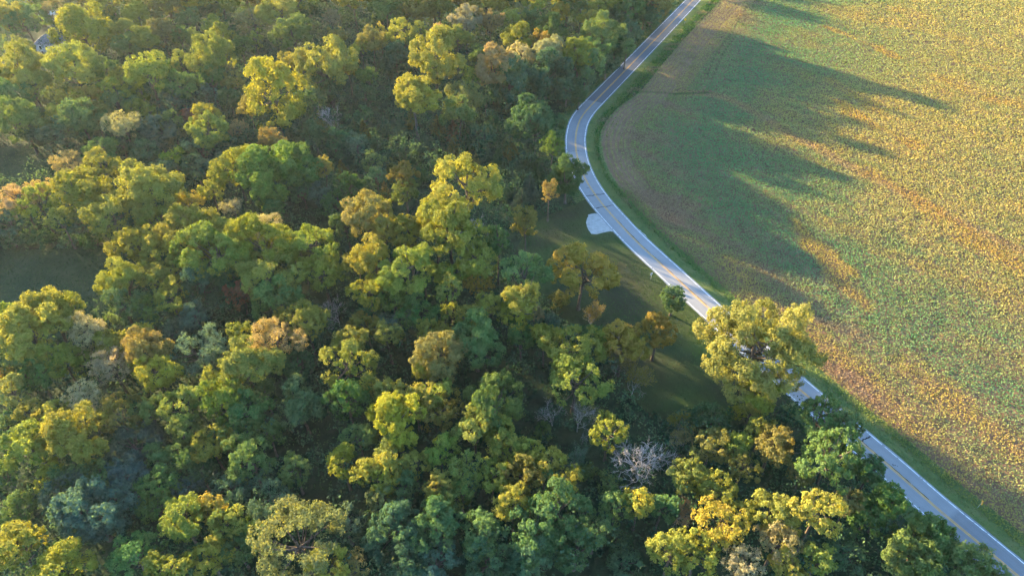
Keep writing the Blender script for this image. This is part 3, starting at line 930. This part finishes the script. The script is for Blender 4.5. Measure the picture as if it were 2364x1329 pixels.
# pixel x, pixel y of the crown's middle, crown width in pixels, kind, colour (photo at 2364 x 1329)
DATA = """
18 38 66 b yg; 56 44 70 b g; 40 112 50 t yg; 142 22 62 f p; 196 70 112 b yg; 257 48 52 b dg; 315 36 56 b yg; 386 14 66 b ol; 437 8 44 b y; 437 46 46 b g
480 24 52 b dg; 494 64 46 b yg; 532 62 38 t dg; 585 44 58 f p; 645 30 70 b yg; 718 26 46 b dg; 764 42 46 f p; 675 80 72 b g; 778 86 50 d ol; 288 72 58 b yg
295 108 60 b g; 335 94 60 b yg; 376 78 54 b ol; 416 84 42 b g; 453 92 44 b g; 511 88 50 b yg; 555 110 46 b g; 589 92 38 t yg; 168 155 92 b yg; 226 168 62 b g
44 160 86 b yg; 118 148 40 b yg; 6 182 40 b yg; 342 168 96 b yg; 420 148 46 b yg; 494 130 98 b yg; 487 184 56 b g; 396 166 42 b g; 260 212 56 b yg; 274 182 36 b yg
322 213 38 t lg; 410 200 60 b g; 400 238 68 d bg; 203 224 54 b o; 162 236 54 b y; 135 216 60 d bg; 70 194 70 b yg; 34 226 70 b g; 50 280 80 b g; 12 252 50 b g
88 298 70 b dg; 125 263 38 b y; 186 272 88 b g; 142 304 78 b dg; 217 264 58 b ol; 270 240 50 b g; 315 252 38 b lg; 281 288 78 f p; 345 264 32 t lg; 393 284 52 t g
433 266 32 d br; 484 222 46 t bg; 474 272 58 b y; 480 304 68 b yg; 548 296 42 f p; 531 230 46 b dg; 540 190 36 b ol; 575 248 52 b o; 755 156 108 b yg; 698 150 38 b o
804 158 42 b o; 664 147 36 b y; 755 194 88 d dg; 762 256 56 x gr; 718 238 58 b dg; 234 350 60 b g; 276 328 70 b dg; 366 308 84 d bg; 335 356 60 b dg; 400 367 44 b lg
437 368 46 b dg; 470 352 60 b dg; 525 338 52 b dg; 575 326 60 d dg; 630 324 50 b ol; 676 322 40 c dg; 728 316 60 b dg; 780 336 52 b dg; 612 406 128 b lg; 672 380 108 b g
746 392 46 b o; 544 386 72 b y; 230 390 66 b yg; 160 380 68 f p; 370 402 60 b dg; 453 392 46 b dg; 487 442 50 b yg; 345 440 118 b yg; 266 490 92 b yg; 185 440 104 b yg
102 442 66 f p; 44 462 84 f p; 22 512 60 b dg; 139 508 56 b yg; 86 470 60 b yg; 190 516 62 d bg; 162 556 40 u dg; 92 552 44 u dg; 220 554 46 u dg; 30 554 52 u dg
305 502 58 f bg; 360 508 64 b yg; 414 508 46 f p; 437 470 64 f o; 536 480 50 f w; 570 504 42 x gr; 312 568 74 b yg; 430 542 108 b yg; 520 546 76 b yg; 608 530 84 f w
600 574 106 b yg; 490 590 112 b yg; 365 602 70 b yg; 281 644 88 b yg; 349 644 60 b y; 402 630 52 b y; 464 664 86 t bg; 450 732 80 d bg; 393 690 60 b yg; 288 712 78 b g
342 722 52 b g; 528 644 66 b dg; 556 680 58 b br; 626 630 98 b yg; 636 686 80 b g; 722 570 88 b yg; 746 632 74 b yg; 697 602 50 f ol; 772 702 60 x gr; 708 746 78 b yg
653 728 32 b y; 112 722 100 b yg; 163 714 70 b yg; 70 764 124 b yg; 14 746 60 b yg; 203 764 94 f p; 257 800 60 b yg; 338 812 92 b ol; 325 770 38 b y; 139 828 68 b y
200 830 52 b lg; 34 832 80 b g; 257 844 88 f p; 362 862 74 b y; 400 768 60 f bg; 454 816 122 f bg; 555 780 60 b yg; 640 784 102 f p; 572 848 116 b yg; 687 838 60 d bg
497 882 60 b y; 85 868 60 b g; 10 876 44 b o; 30 908 62 b yg; 190 920 74 f w; 128 944 42 b y; 78 958 52 b yg; 71 1022 96 b yg; 170 1006 118 b yg; 277 960 74 b ol
342 954 70 b g; 315 1032 102 f bg; 416 938 80 b yg; 504 924 88 b yg; 572 948 84 b g; 616 916 60 b g; 694 938 90 b g; 433 1002 70 b g; 487 1022 60 b yg; 548 1012 80 b g
620 1002 56 b g; 369 1056 56 b g; 416 1064 60 b g; 464 1090 60 f bg; 582 1070 90 b g; 680 1086 66 b g; 291 1104 80 b bg; 369 1118 66 b g; 437 1128 56 f bg; 535 1132 94 f bg
623 1152 108 f bg; 152 1138 76 b bg; 34 1178 62 b g; 210 1186 146 b bg; 34 1270 98 b y; 420 1198 98 b yg; 366 1168 60 b g; 484 1178 56 b y; 521 1222 66 b yg; 582 1236 62 b g
315 1290 100 b g; 142 1310 98 b yg; 393 1310 80 b yg; 484 1286 70 b yg; 548 1262 66 b g; 690 1258 180 f ol; 750 1314 90 b yg; 12 1098 44 b g; 115 1092 52 b yg; 166 1096 62 b g
232 1100 60 b g; 20 988 52 b g; 800 922 90 b g; 898 908 60 b y; 1003 912 62 b yg; 960 922 70 b y; 915 966 106 b y; 1020 954 70 b ol; 830 1016 62 b g; 1145 936 104 b g
1095 982 70 b yg; 1149 1002 66 b yg; 1172 1042 60 b yg; 1223 1042 48 t y; 1258 1064 60 b y; 1304 1112 62 b y; 868 1090 74 b y; 908 1052 66 b yg; 959 1070 56 b yg; 1017 1042 62 b yg
1071 1084 60 b yg; 1135 1098 60 b yg; 793 1070 62 b yg; 932 1124 62 b g; 1010 1124 60 b yg; 1064 1132 62 b g; 1200 1102 72 b ol; 881 1162 70 b g; 1186 1162 82 b yg; 1288 1172 108 b g
1010 1216 108 b g; 915 1222 116 b dg; 800 1212 76 b bg; 1118 1240 92 b g; 1234 1224 108 b g; 1010 1294 106 d bg; 1130 1298 100 b dg; 1222 1290 100 b dg; 814 1312 80 f ol; 935 1308 92 b dg
1338 940 78 x gr; 1278 936 62 x gr; 1406 996 78 t y; 1328 1056 44 s bg; 1254 1000 40 u g; 1474 1162 54 b y; 1526 1172 62 b g; 1358 1090 36 u g; 1408 1120 58 u g; 1424 1170 66 b g
1548 1276 88 b yg; 1342 1186 60 b g; 1003 500 78 b yg; 1040 534 116 b yg; 942 540 70 b yg; 888 532 60 b y; 842 500 92 b ol; 876 482 46 b y; 800 520 52 b g; 860 592 84 b y
824 604 42 b yg; 944 622 92 b yg; 975 600 46 b yg; 1100 602 76 b yg; 1149 558 60 b g; 1215 515 62 t ol; 1210 632 74 b g; 1342 632 102 b o; 1013 632 36 b yg; 1050 634 52 b yg
1105 652 60 f o; 1037 668 56 b yg; 878 652 56 b yg; 848 676 56 b yg; 905 686 56 b g; 960 722 74 b g; 858 720 52 b dg; 1128 706 60 b y; 1203 688 66 b yg; 1190 730 60 b y
1232 722 46 f p; 1044 722 38 b y; 1090 742 60 b yg; 919 748 56 b bg; 848 752 52 b ol; 895 774 60 b yg; 986 766 52 b yg; 1018 764 34 b y; 806 794 70 b yg; 806 848 90 b yg
1017 824 102 b ol; 983 858 52 b y; 1100 788 98 b g; 1203 780 52 b g; 1257 780 52 b y; 1325 802 94 b yg; 1366 770 42 b g; 1264 746 54 f bg; 1308 748 46 s bg; 1366 722 46 s o
1443 752 46 s o; 1437 796 80 b o; 1518 764 72 b o; 1424 830 48 s p; 1464 866 66 s o; 1328 874 94 b yg; 1290 690 40 u ol; 1075 46 68 d w; 1132 50 58 d p; 1186 48 46 t y
892 22 68 b g; 963 30 60 b ol; 1014 18 52 b yg; 922 76 50 b yg; 878 76 32 t y; 970 78 42 b yg; 1014 80 56 f p; 1058 90 54 b yg; 834 113 36 b yg; 858 98 58 b ol
915 138 70 d dg; 939 108 36 b g; 1003 134 98 b yg; 1112 130 50 b g; 1193 90 56 b yg; 1234 52 52 b g; 1295 28 36 b y; 1267 70 58 b g; 1362 48 46 b y; 1340 30 42 b g
1284 82 46 x gr; 1247 92 42 b o; 1390 80 88 d g; 1410 38 60 b dg; 1457 20 58 b g; 1505 24 60 b dg; 1203 128 62 d w; 1139 154 86 d p; 1267 120 78 d w; 1335 126 74 d yg
1362 150 52 b g; 1180 190 104 d dg; 1260 180 114 d dg; 1308 206 66 d dg; 1068 222 74 f ol; 1086 178 38 b yg; 1058 260 60 b g; 1275 338 54 b lg; 888 292 28 c bg; 925 298 36 c dg
980 330 44 c bg; 1091 286 30 c bg; 1122 360 30 c bg; 1193 392 50 c bg; 1223 432 40 c bg; 1047 308 36 c br; 1050 344 40 c ol; 1118 308 54 d dg; 861 370 42 t g; 824 336 60 f bg
868 408 46 f bg; 932 404 56 b ol; 973 402 40 c dg; 807 430 60 b dg; 1267 440 40 t ol; 1160 334 36 c dg; 1010 372 36 c dg; 1150 420 36 c dg; 905 350 36 c dg; 840 270 44 b dg
1750 906 64 b y; 1902 956 88 d g; 1946 982 74 d g; 1923 1050 118 d g; 2010 1086 64 d g; 1645 970 72 u dg; 1699 952 38 u y; 1574 958 48 s o; 1588 996 60 s p; 1642 1030 64 b ol
1706 1026 56 f yg; 1713 1076 68 f ol; 1784 1026 88 b ol; 1757 994 50 b yg; 1852 1098 52 f ol; 1960 1158 52 d ol; 1794 1192 84 b y; 1584 1090 60 b yg; 1659 1134 66 b yg; 1620 1118 50 b yg
1574 1162 58 s p; 1716 1186 62 b yg; 1794 1250 98 f p; 1889 1296 72 b yg; 1611 1280 80 b yg; 1716 1310 98 f p; 1825 1312 70 b yg; 2004 1186 88 d g; 2056 1152 76 d g; 2150 1248 84 b g
2108 1280 104 b g; 2226 1312 84 b g; 2296 1338 64 b g; 2100 1304 96 b g; 1950 1270 80 u dg; 1420 1250 60 u dg; 840 300 33 c ol; 870 325 38 c dg; 950 275 35 c ol; 1010 290 37 c ol; 1030 260 31 c ol; 1075 330 30 c dg; 1100 385 34 c ol; 1085 250 33 c dg; 1150 375 41 c dg; 1180 345 38 c ol; 1225 365 37 c dg; 1240 400 40 c dg; 960 365 33 c dg; 905 395 43 c ol; 935 345 36 c bg; 800 370 40 c bg; 790 395 32 c ol; 1170 440 30 c bg; 1205 460 42 c bg; 850 440 43 c bg; 890 445 37 c ol; 1140 280 41 c dg; 820 300 41 c dg; 740 285 36 c ol; 700 300 37 c dg; 849 177 54 f g; 845 215 50 d dg; 1120 236 38 f dg; 699 439 55 d dg; 742 450 50 d bg; 935 443 51 d g; 632 479 51 d g; 779 469 55 d dg; 1330 1270 90 b dg; 1420 112 64 d dg; 1456 72 54 d dg; 1488 44 48 b dg; 1378 118 56 d g; 1352 176 48 d dg; 1400 150 44 b dg; 1336 220 40 d dg; 1446 110 36 b g; 1520 8 50 b dg; 70 -14 60 b yg; 132 -7 73 b g; 194 -11 61 b ol; 256 -4 74 b yg; 318 -8 62 b dg; 380 -12 75 b y; 442 -5 63 b g; 504 -9 76 b yg; 566 -13 64 b g; 628 -6 77 b ol; 690 -10 65 b yg; 752 -14 78 b dg; 814 -7 66 b y; 876 -11 79 b g; 938 -4 67 b yg; 1000 -8 80 b g; 1062 -12 68 b ol; 1124 -5 81 b yg; 1186 -9 69 b dg; 1248 -13 82 b y; 1310 -6 70 b g; 1372 -10 83 b yg; 1434 -14 71 b g; 1496 -7 84 b ol; 1440 1300 80 u dg; 1372 1228 60 b g; 1100 500 46 x gr
"""
# trees that anchor the descriptions: x y width kind colour height(m) or 0 | own label | short phrase
ANCHOR = [
    (628, 224, 138, 't', 'y', 0, "tall lone yellow cottonwood rising above the dark upper wood", "the tall lone yellow cottonwood"),
    (955, 220, 124, 'b', 'y', 0, "broad lemon-yellow cottonwood standing out in the dark wood", "the broad lemon-yellow cottonwood"),
    (1068, 432, 150, 'b', 'y', 0, "golden flat-domed tree at the edge of the shaded cedar hollow", "the golden flat-domed tree"),
    (1232, 282, 138, 'd', 'dg', 21, "big dark green round oak just inside the road bend", "the big dark oak at the bend"),
    (1308, 408, 96, 'd', 'dg', 15, "dark green oak overhanging the road below the bend", "the oak overhanging the road"),
    (1555, 690, 72, 'd', 'dg', 9, "small dark green tree with yellow tip standing alone beside the road", "the small dark roadside tree"),
    (1750, 802, 300, 'k', 'gy', 27, "huge golden cottonwood spreading over the road beside the soybean field", "the huge golden cottonwood"),
    (1484, 1040, 124, 'z', 'gr', 0, "big bleached leafless tree with spreading white branches", "the big bleached dead tree"),
    (1889, 1178, 102, 'b', 'y', 0, "bright golden tree below the dark roadside oaks", "the bright golden tree by the oaks"),
    (1666, 1206, 132, 'f', 'y', 0, "large tan-yellow open tree near the bottom of the wood", "the large tan-yellow tree"),
]
# other landmarks for the descriptions: pixel and phrase
MARKS = [(105, 95, "the grey-roofed house"), (130, 650, "the large meadow"), (50, 395, "the small meadow"), (1385, 515, "the gravel pull-off"),
         (772, 702, "the grey dead trunk"), (190, 920, "the cream-white tree"), (640, 784, "the tan-pink feathery tree"), (454, 816, "the flat blue-green tree"),
         (690, 1258, "the big feathery olive tree"), (612, 406, "the lime-topped broad tree"), (464, 664, "the tall blue-green tree"), (1075, 46, "the pale cream dome tree"),
         (1240, 125, "the pale-topped oak clump"), (210, 1186, "the biggest blue-green tree"), (623, 1152, "the twin blue-green feathery trees"), (1310, 938, "the bare grey thicket"),
         (1040, 534, "the tallest yellow-green tree"), (1342, 632, "the orange tree on the lawn"), (1437, 796, "the orange sapling clump"), (755, 156, "the orange-edged dome tree"),
         (345, 440, "the yellow dome above the meadow"), (1510, 20, "the road at the top edge"), (2140, 1180, "the lower stretch of road"), (1017, 824, "the orange-tipped olive tree")]

GROW = {'b': 1.32, 'f': 1.2, 'd': 1.15, 't': 1.12, 'c': 1.15, 's': 1.2, 'x': 1.3, 'u': 1.1, 'k': 1.05}
def boost(x, y):  # stands stretched taller for the shade they cast and sunlight they catch
    """height factor for the stands made taller"""
    if 1090 < x < 1530 and y < 240: return 1.1
    if 1130 < x < 1235 and 500 < y < 700: return 1.5
    if 780 < x < 1290 and 385 < y < 690: return 1.28
    if x > 1860 and 900 < y < 1180: return 1.35
    if y < 350: return 1.1
    return 1.0
def tree_obj(x, y, w, form, colr, label, hfix=0, name=None, grp=None, cat=None, z_rot=None, own=False):
    if not own:
        w = w * (GROW[form] - (0.06 if y < 330 else 0.0))
    k_h = boost(x, y)
    lib = LIB[form]
    py = y
    z = 8.0
    if colr in ('dg', 'bg') and y < 350: k_h = 0.95
    for _ in range(4):
        D = w / pxm(py, z)
        if form in 'c':
            h = np.clip(D * 2.1, 3.5, 8); hc = h * 0.42
        elif form == 'u':
            h = 0.8 * D; hc = 0.35 * D
        elif form in 'sx':
            h = np.clip(D * 1.35 + 1.5, 5, 14); hc = h * 0.6
        else:
            h = np.clip(5.5 + 0.82 * D, 6, 21) * HF[colr]
            if form == 't': h *= 1.12
            h *= k_h
            if hfix: h = hfix
            hc = h - 0.5 * D * (0.85 if form != 't' else 1.25)
            hc = max(hc, 0.42 * D)
        z = hc
    P = at(x, y, hc)
    cand = sorted(lib, key=lambda e: abs(math.log(e[0] * 2 / D)))
    near = [e for e in cand if abs(math.log(e[0] / cand[0][0])) < 0.22]
    Rad, hc0, cr, tr = random.choice(near)
    s = D / (2 * Rad)
    root = bpy.data.objects.new(name or ("golden_tree" if form == 'b' and colr in 'yopw' else KNAME[form]), None)
    root.empty_display_size = 0.5
    root.location = (P[0], P[1], 0)
    root.rotation_euler = (0, 0, random.random() * 6.283 if z_rot is None else z_rot)
    link(root)
    c = np.array(COLS[colr]) * (0.85 if form == 'c' else 1.08)
    j = np.random.default_rng(int(x * 7 + y * 13)).normal(size=3)
    c = np.clip(c * (1 + 0.10 * j[0]) * np.array([1 + 0.10 * j[1], 1, 1 + 0.12 * j[2]]), 0.01, 0.8)
    t = bpy.data.objects.new("trunk", tr)
    link(t, root)
    if form in 'sx':
        k = s
        t.scale = (k, k, k)
        br = bpy.data.objects.new("branches", cr[1]); link(br, root); br.scale = (k, k, k)
        if cr[0]:
            co = bpy.data.objects.new("crown", cr[0]); link(co, root); co.scale = (k, k, k); set_col(co, c)
    else:
        co = bpy.data.objects.new("crown", cr)
        link(co, root)
        if form == 'c':
            t.scale = co.scale = (s, s, h / (Rad * 3.9))
            co.location = (0, 0, 0.4)
        else:
            sz = s * (0.92 + 0.2 * random.random())
            co.location = (0, 0, hc)
            co.scale = (s, s, sz)
            t.scale = (s, s, hc / hc0)
        set_col(co, c)
    tag(root, label, cat or KCAT[form], grp if grp is not None else KGRP[form])
    return root

M_bleached = noise_mat("bleached_wood", [(0.30, 0.26, 0.235), (0.48, 0.43, 0.39)], 2.0, bump=0.01)
# the two bespoke trees
def special_libs():
    cr, LC = billow_crown(4718, 11.5, rz=0.80, dens=1.3, leaf=0.28, lobe=0.155, zmin=-0.75, gaps=0.10, aniso=0.03)
    LIB['k'] = [(11.5, 15.0, cr, trunk_mesh(4711, 15.0, 11.5, LC, M_bark, thick=0.75, maxl=24))]
    KNAME['k'] = 'cottonwood_tree'; KCAT['k'] = 'tree'; KGRP['k'] = None
    tr, br, tips = branchy(77, 11.0, 1.0, M_bleached, levels=6, thick=1.5, upness=0.35, rmin=0.028)
    rr = np.percentile(np.hypot(tips[:, 0], tips[:, 1]), 95)
    LIB['z'] = [(rr, 0.0, (None, br), tr)]
special_libs()

ENT = []
for part in DATA.replace("\n", ";").split(";"):
    f = part.split()
    if len(f) == 5:
        ENT.append((float(f[0]), float(f[1]), float(f[2]), f[3], f[4]))
ORD = ["", "second ", "third ", "fourth ", "fifth ", "sixth ", "seventh ", "eighth ", "ninth ", "tenth "]
LM = [(a[0], a[1], a[7]) for a in ANCHOR] + MARKS
pend = {}
for e in ENT:
    x, y = e[0], e[1]
    best = sorted(LM, key=lambda m: math.hypot((m[0] - x), (m[1] - y) * 1.15))
    best = [m for m in best if math.hypot(m[0] - x, m[1] - y) > 12]
    m = best[0]
    dx, dy = x - m[0], y - m[1]
    rel = ("left of " if dx < 0 else "right of ") if abs(dx) > 1.1 * abs(dy) else ("behind " if dy < 0 else "in front of ")
    pend.setdefault((e[3], e[4], rel, m[2]), []).append((math.hypot(dx, dy), e))
UNIQUE = {(190, 920): "cream-white feathery tree near the left edge", (640, 784): "tan-pink feathery tree with loose crown in the middle wood", (454, 816): "wide flat blue-green feathery tree",
          (690, 1258): "big feathery olive tree at the bottom edge", (612, 406): "broad tree with bright lime-green top beside an orange one", (464, 664): "tall blue-green tree with shaded flank",
          (1075, 46): "pale cream domed tree near the top edge", (210, 1186): "biggest blue-green tree of the lower wood with sunlit tufts", (1040, 534): "tallest bright yellow-green tree above the lawn",
          (1342, 632): "orange-gold tree with dark green base standing on the lawn", (755, 156): "yellow dome tree with orange edges near the top", (345, 440): "big yellow dome-shaped tree above the large meadow",
          (772, 702): "grey dead trunk with bare limbs in the middle wood", (1017, 824): "olive tree with orange-tipped crown in the middle wood"}
for key, lst in pend.items():
    lst.sort(key=lambda q: q[0])
    form, colr, rel, ph = key
    for i, (dist, e) in enumerate(lst):
        u = UNIQUE.get((int(e[0]), int(e[1])))
        lab = u or ("%s%s %s %s%s" % (ORD[min(i, 9)], CNAME[colr], FNAME[form], rel, ph)).strip()
        tree_obj(*e, lab)
for a in ANCHOR:
    if a[3] == 'z':
        y, x = a[1], a[0]
        form = 'x'
        sv = LIB['x']; LIB['x'] = LIB['z']
        tree_obj(x, y + 6, a[2], 'x', 'gr', a[6], 0, name="bare_tree", z_rot=0.6)
        LIB['x'] = sv
    else:
        tree_obj(*a[:5], a[6], a[5], own=True)

# trees past the frame edges whose shade falls into the picture
OFF = []
for i in range(26):
    s_ = 12 + i * 7.5
    k = near_s(1600, 1)
    P = ROAD[max(0, k - int(s_))] + ROADN[max(0, k - int(s_))] * (-(9 + 9 * (i % 3) + 3 * rng.random()))
    OFF.append((P[0], P[1]))
for i in range(60):
    P = at(-45 - 300 * rng.random(), [500, 535, 300, 270, 460, 560, 330][i % 7] + 25 * rng.random())
    OFF.append((P[0], P[1]))
def far_wood():
    C, N, S, LB, mb = [], [], [], [], Mb()
    for x, y in OFF:
        r_ = 4.6 + 2.2 * rng.random()
        hc = 8.5 + 3.0 * rng.random()
        m = 520
        e = unit(rng.normal(size=(m, 3)))
        lump = 0.75 + 0.35 * np.sin(e[:, 0] * 5 + x) * np.sin(e[:, 1] * 5 + y)
        C.append(e * (r_ * lump * (0.75 + 0.3 * rng.random(m)))[:, None] + np.array([x, y, hc]))
        N.append(e + rng.normal(size=(m, 3)) * 0.5)
        mb.add(*tube([(x, y, -0.3), (x, y, hc)], [0.4, 0.2], 6))
    C, N = np.vstack(C), np.vstack(N)
    me = leaf_mesh("woodland", C, N, 0.95 + 0.5 * rng.random(len(C)), rng.random(len(C)), rng)
    o = link(bpy.data.objects.new("woodland", me)); set_col(o, COLS['g'])
    tag(o, "wood continuing past the top and left edges of the picture", kind="stuff")
    o2 = link(bpy.data.objects.new("trunks", mb.mesh("trunks", M_bark)), o)
    o2["kind"] = "stuff"
far_wood()

# ------------------------------------------------------------------ house and shed in the upper left wood
M_wall = noise_mat("house_wall", [(0.30, 0.31, 0.32), (0.40, 0.41, 0.41)], 1.0, 3)
M_shingle = noise_mat("grey_shingles", [(0.10, 0.105, 0.12), (0.19, 0.195, 0.21)], 2.0, 5, bump=0.02)
M_metal = noise_mat("pale_metal_roof", [(0.50, 0.50, 0.50), (0.66, 0.66, 0.65)], 1.0, 3, rough=0.5)
M_trim = noise_mat("white_trim", [(0.6, 0.6, 0.6), (0.75, 0.75, 0.74)], 1.0, 2)

def glass_mat():
    m, nt, out = new_mat("window_glass")
    b = N_(nt, "ShaderNodeBsdfPrincipled")
    b.inputs["Base Color"].default_value = (0.02, 0.025, 0.03, 1)
    b.inputs["Roughness"].default_value = 0.08
    nt.links.new(b.outputs[0], out.inputs[0])
    return m
M_glass = glass_mat()

def house():
    base = at(114, 129)
    root = bpy.data.objects.new("house", None)
    root.location = (base[0], base[1] + 4.2, 0)
    root.rotation_euler = (0, 0, R(8))
    link(root)
    L_, D_, Hh, ov, rise = 9.6, 7.4, 5.0, 0.45, 2.7
    mb = Mb(); mb.box((0, 0, Hh / 2), (L_, D_, Hh))
    link(bpy.data.objects.new("wall", mb.mesh("wall", M_wall)), root)
    a, b = L_ / 2 + ov, D_ / 2 + ov
    r_ = a - b
    V = [(-a, -b, Hh + .01), (a, -b, Hh + .01), (a, b, Hh + .01), (-a, b, Hh + .01), (-a, -b, Hh + .2), (a, -b, Hh + .2), (a, b, Hh + .2), (-a, b, Hh + .2), (-r_, 0, Hh + rise), (r_, 0, Hh + rise)]
    F = [(0, 3, 2, 1), (0, 1, 5, 4), (1, 2, 6, 5), (2, 3, 7, 6), (3, 0, 4, 7), (4, 5, 9, 8), (6, 7, 8, 9), (5, 6, 9), (7, 4, 8)]
    me = bpy.data.meshes.new("roof"); me.from_pydata(V, [], F); me.materials.append(M_shingle)
    roof = link(bpy.data.objects.new("roof", me), root)
    mb = Mb(); mb.box((2.2, 0.9, Hh + rise - 0.1), (0.8, 0.8, 2.2))
    link(bpy.data.objects.new("chimney", mb.mesh("chimney", M_bark)), roof)
    for z in (3.6, 1.3):
        for x in (-2.9, -0.4, 2.4):
            mb = Mb()
            for dx, dz, sx, sz in ((-0.52, 0, 0.1, 1.5), (0.52, 0, 0.1, 1.5), (0, 0.7, 0.94, 0.1), (0, -0.7, 0.94, 0.1)):
                mb.box((x + dx, -D_ / 2 - 0.03, z + dz), (sx, 0.1, sz))
            w = link(bpy.data.objects.new("window", mb.mesh("window", M_trim)), root)
            mb = Mb(); mb.box((x, -D_ / 2 - 0.005, z), (0.94, 0.04, 1.3))
            link(bpy.data.objects.new("pane", mb.mesh("pane", M_glass)), w)
    tag(root, "white-walled house with grey hipped roof half hidden in the upper left wood", "house")
house()

def shed():
    p = at(112, 52)
    root = bpy.data.objects.new("shed", None)
    root.location = (p[0], p[1] + 4, 0); root.rotation_euler = (0, 0, R(4)); link(root)
    mb = Mb(); mb.box((0, 0, 1.4), (7.6, 5.6, 2.8))
    link(bpy.data.objects.new("wall", mb.mesh("wall", M_wall)), root)
    V = [(-4.2, -3.2, 2.75), (4.2, -3.2, 2.75), (4.2, 3.2, 2.75), (-4.2, 3.2, 2.75), (-4.2, -3.2, 2.9), (4.2, -3.2, 2.9), (4.2, 3.2, 2.9), (-4.2, 3.2, 2.9), (-4.2, 0, 4.3), (4.2, 0, 4.3)]
    F = [(0, 3, 2, 1), (0, 1, 5, 4), (2, 3, 7, 6), (4, 5, 9, 8), (6, 7, 8, 9), (1, 2, 6, 9, 5), (3, 0, 4, 8, 7)]
    me = bpy.data.meshes.new("roof"); me.from_pydata(V, [], F); me.materials.append(M_metal)
    link(bpy.data.objects.new("roof", me), root)
    mb = Mb(); mb.box((0.5, -2.83, 1.1), (2.4, 0.06, 2.2))
    link(bpy.data.objects.new("door", mb.mesh("door", M_trim)), root)
    tag(root, "small shed with pale metal roof behind the grey-roofed house", "shed")
shed()

# ------------------------------------------------------------------ road signs
def flat_mat(name, c, rough=0.4):
    return noise_mat(name, [tuple(0.9 * v for v in c), c], 3.0, 2, rough=rough)
M_warn = flat_mat("warning_yellow", (0.75, 0.36, 0.02))
M_black = flat_mat("sign_black", (0.015, 0.015, 0.015))
M_post = flat_mat("galvanised_post", (0.35, 0.36, 0.37))

def sign(px, py, rz, diamond, label, mark=True):
    p = at(px, py, 1.9)
    root = bpy.data.objects.new("road_sign", None)
    root.location = (p[0], p[1], 0); root.rotation_euler = (0, 0, rz); link(root)
    mb = Mb(); mb.box((0, 0.05, 1.1), (0.08, 0.05, 2.4))
    link(bpy.data.objects.new("post", mb.mesh("post", M_post)), root)
    h = 0.62 if diamond else 0.40
    if diamond:
        ring = [(0, -h), (h, 0), (0, h), (-h, 0)]
    else:
        ring = [(-0.38, -h), (0.38, -h), (0.38, h), (-0.38, h)]
    V = [(x, -0.015, 1.95 + z) for x, z in ring] + [(x, 0.015, 1.95 + z) for x, z in ring]
    F = [(0, 1, 2, 3), (7, 6, 5, 4)] + [(i, (i + 4), (i + 1) % 4 + 4, (i + 1) % 4) for i in range(4)]
    me = bpy.data.meshes.new("plate"); me.from_pydata(V, [], F); me.materials.append(M_warn if diamond else M_post)
    pl = link(bpy.data.objects.new("plate", me), root)
    if mark:
        mb = Mb()
        mb.box((0, -0.02, 1.88), (0.10, 0.012, 0.42))
        mb.box((0.07, -0.02, 2.12), (0.10, 0.012, 0.24))
        mb.box((0.07, -0.021, 2.24), (0.22, 0.012, 0.08))
        link(bpy.data.objects.new("arrow", mb.mesh("arrow", M_black)), pl)
    tag(root, label, "road sign")
sign(1582, 46, R(18), True, "yellow diamond warning sign on the verge near the top edge")
sign(2267, 1160, R(62), True, "yellow warning sign at the field edge near the bottom of the road", mark=False)
sign(1504, 632, R(-150), False, "small grey sign seen from behind on the lawn by the road", mark=False)

# ------------------------------------------------------------------ haze
def haze():
    mb = Mb()
    x0, x1, y0, y1, z0, z1 = -520, 520, -60, 760, -1.0, 126.0
    mb.box(((x0 + x1) / 2, (y0 + y1) / 2, (z0 + z1) / 2), (x1 - x0, y1 - y0, z1 - z0))
    m, nt, out = new_mat("haze_air")
    v = N_(nt, "ShaderNodeVolumePrincipled")
    v.inputs["Color"].default_value = (0.80, 0.90, 1.0, 1)
    v.inputs["Density"].default_value = HAZE
    v.inputs["Anisotropy"].default_value = 0.4
    nt.links.new(v.outputs[0], out.inputs["Volume"])
    o = link(bpy.data.objects.new("haze", mb.mesh("haze", m)))
    tag(o, "thin golden evening haze over the wood and field", kind="stuff")
HAZE = 0.000032
if HAZE > 0:
    haze()
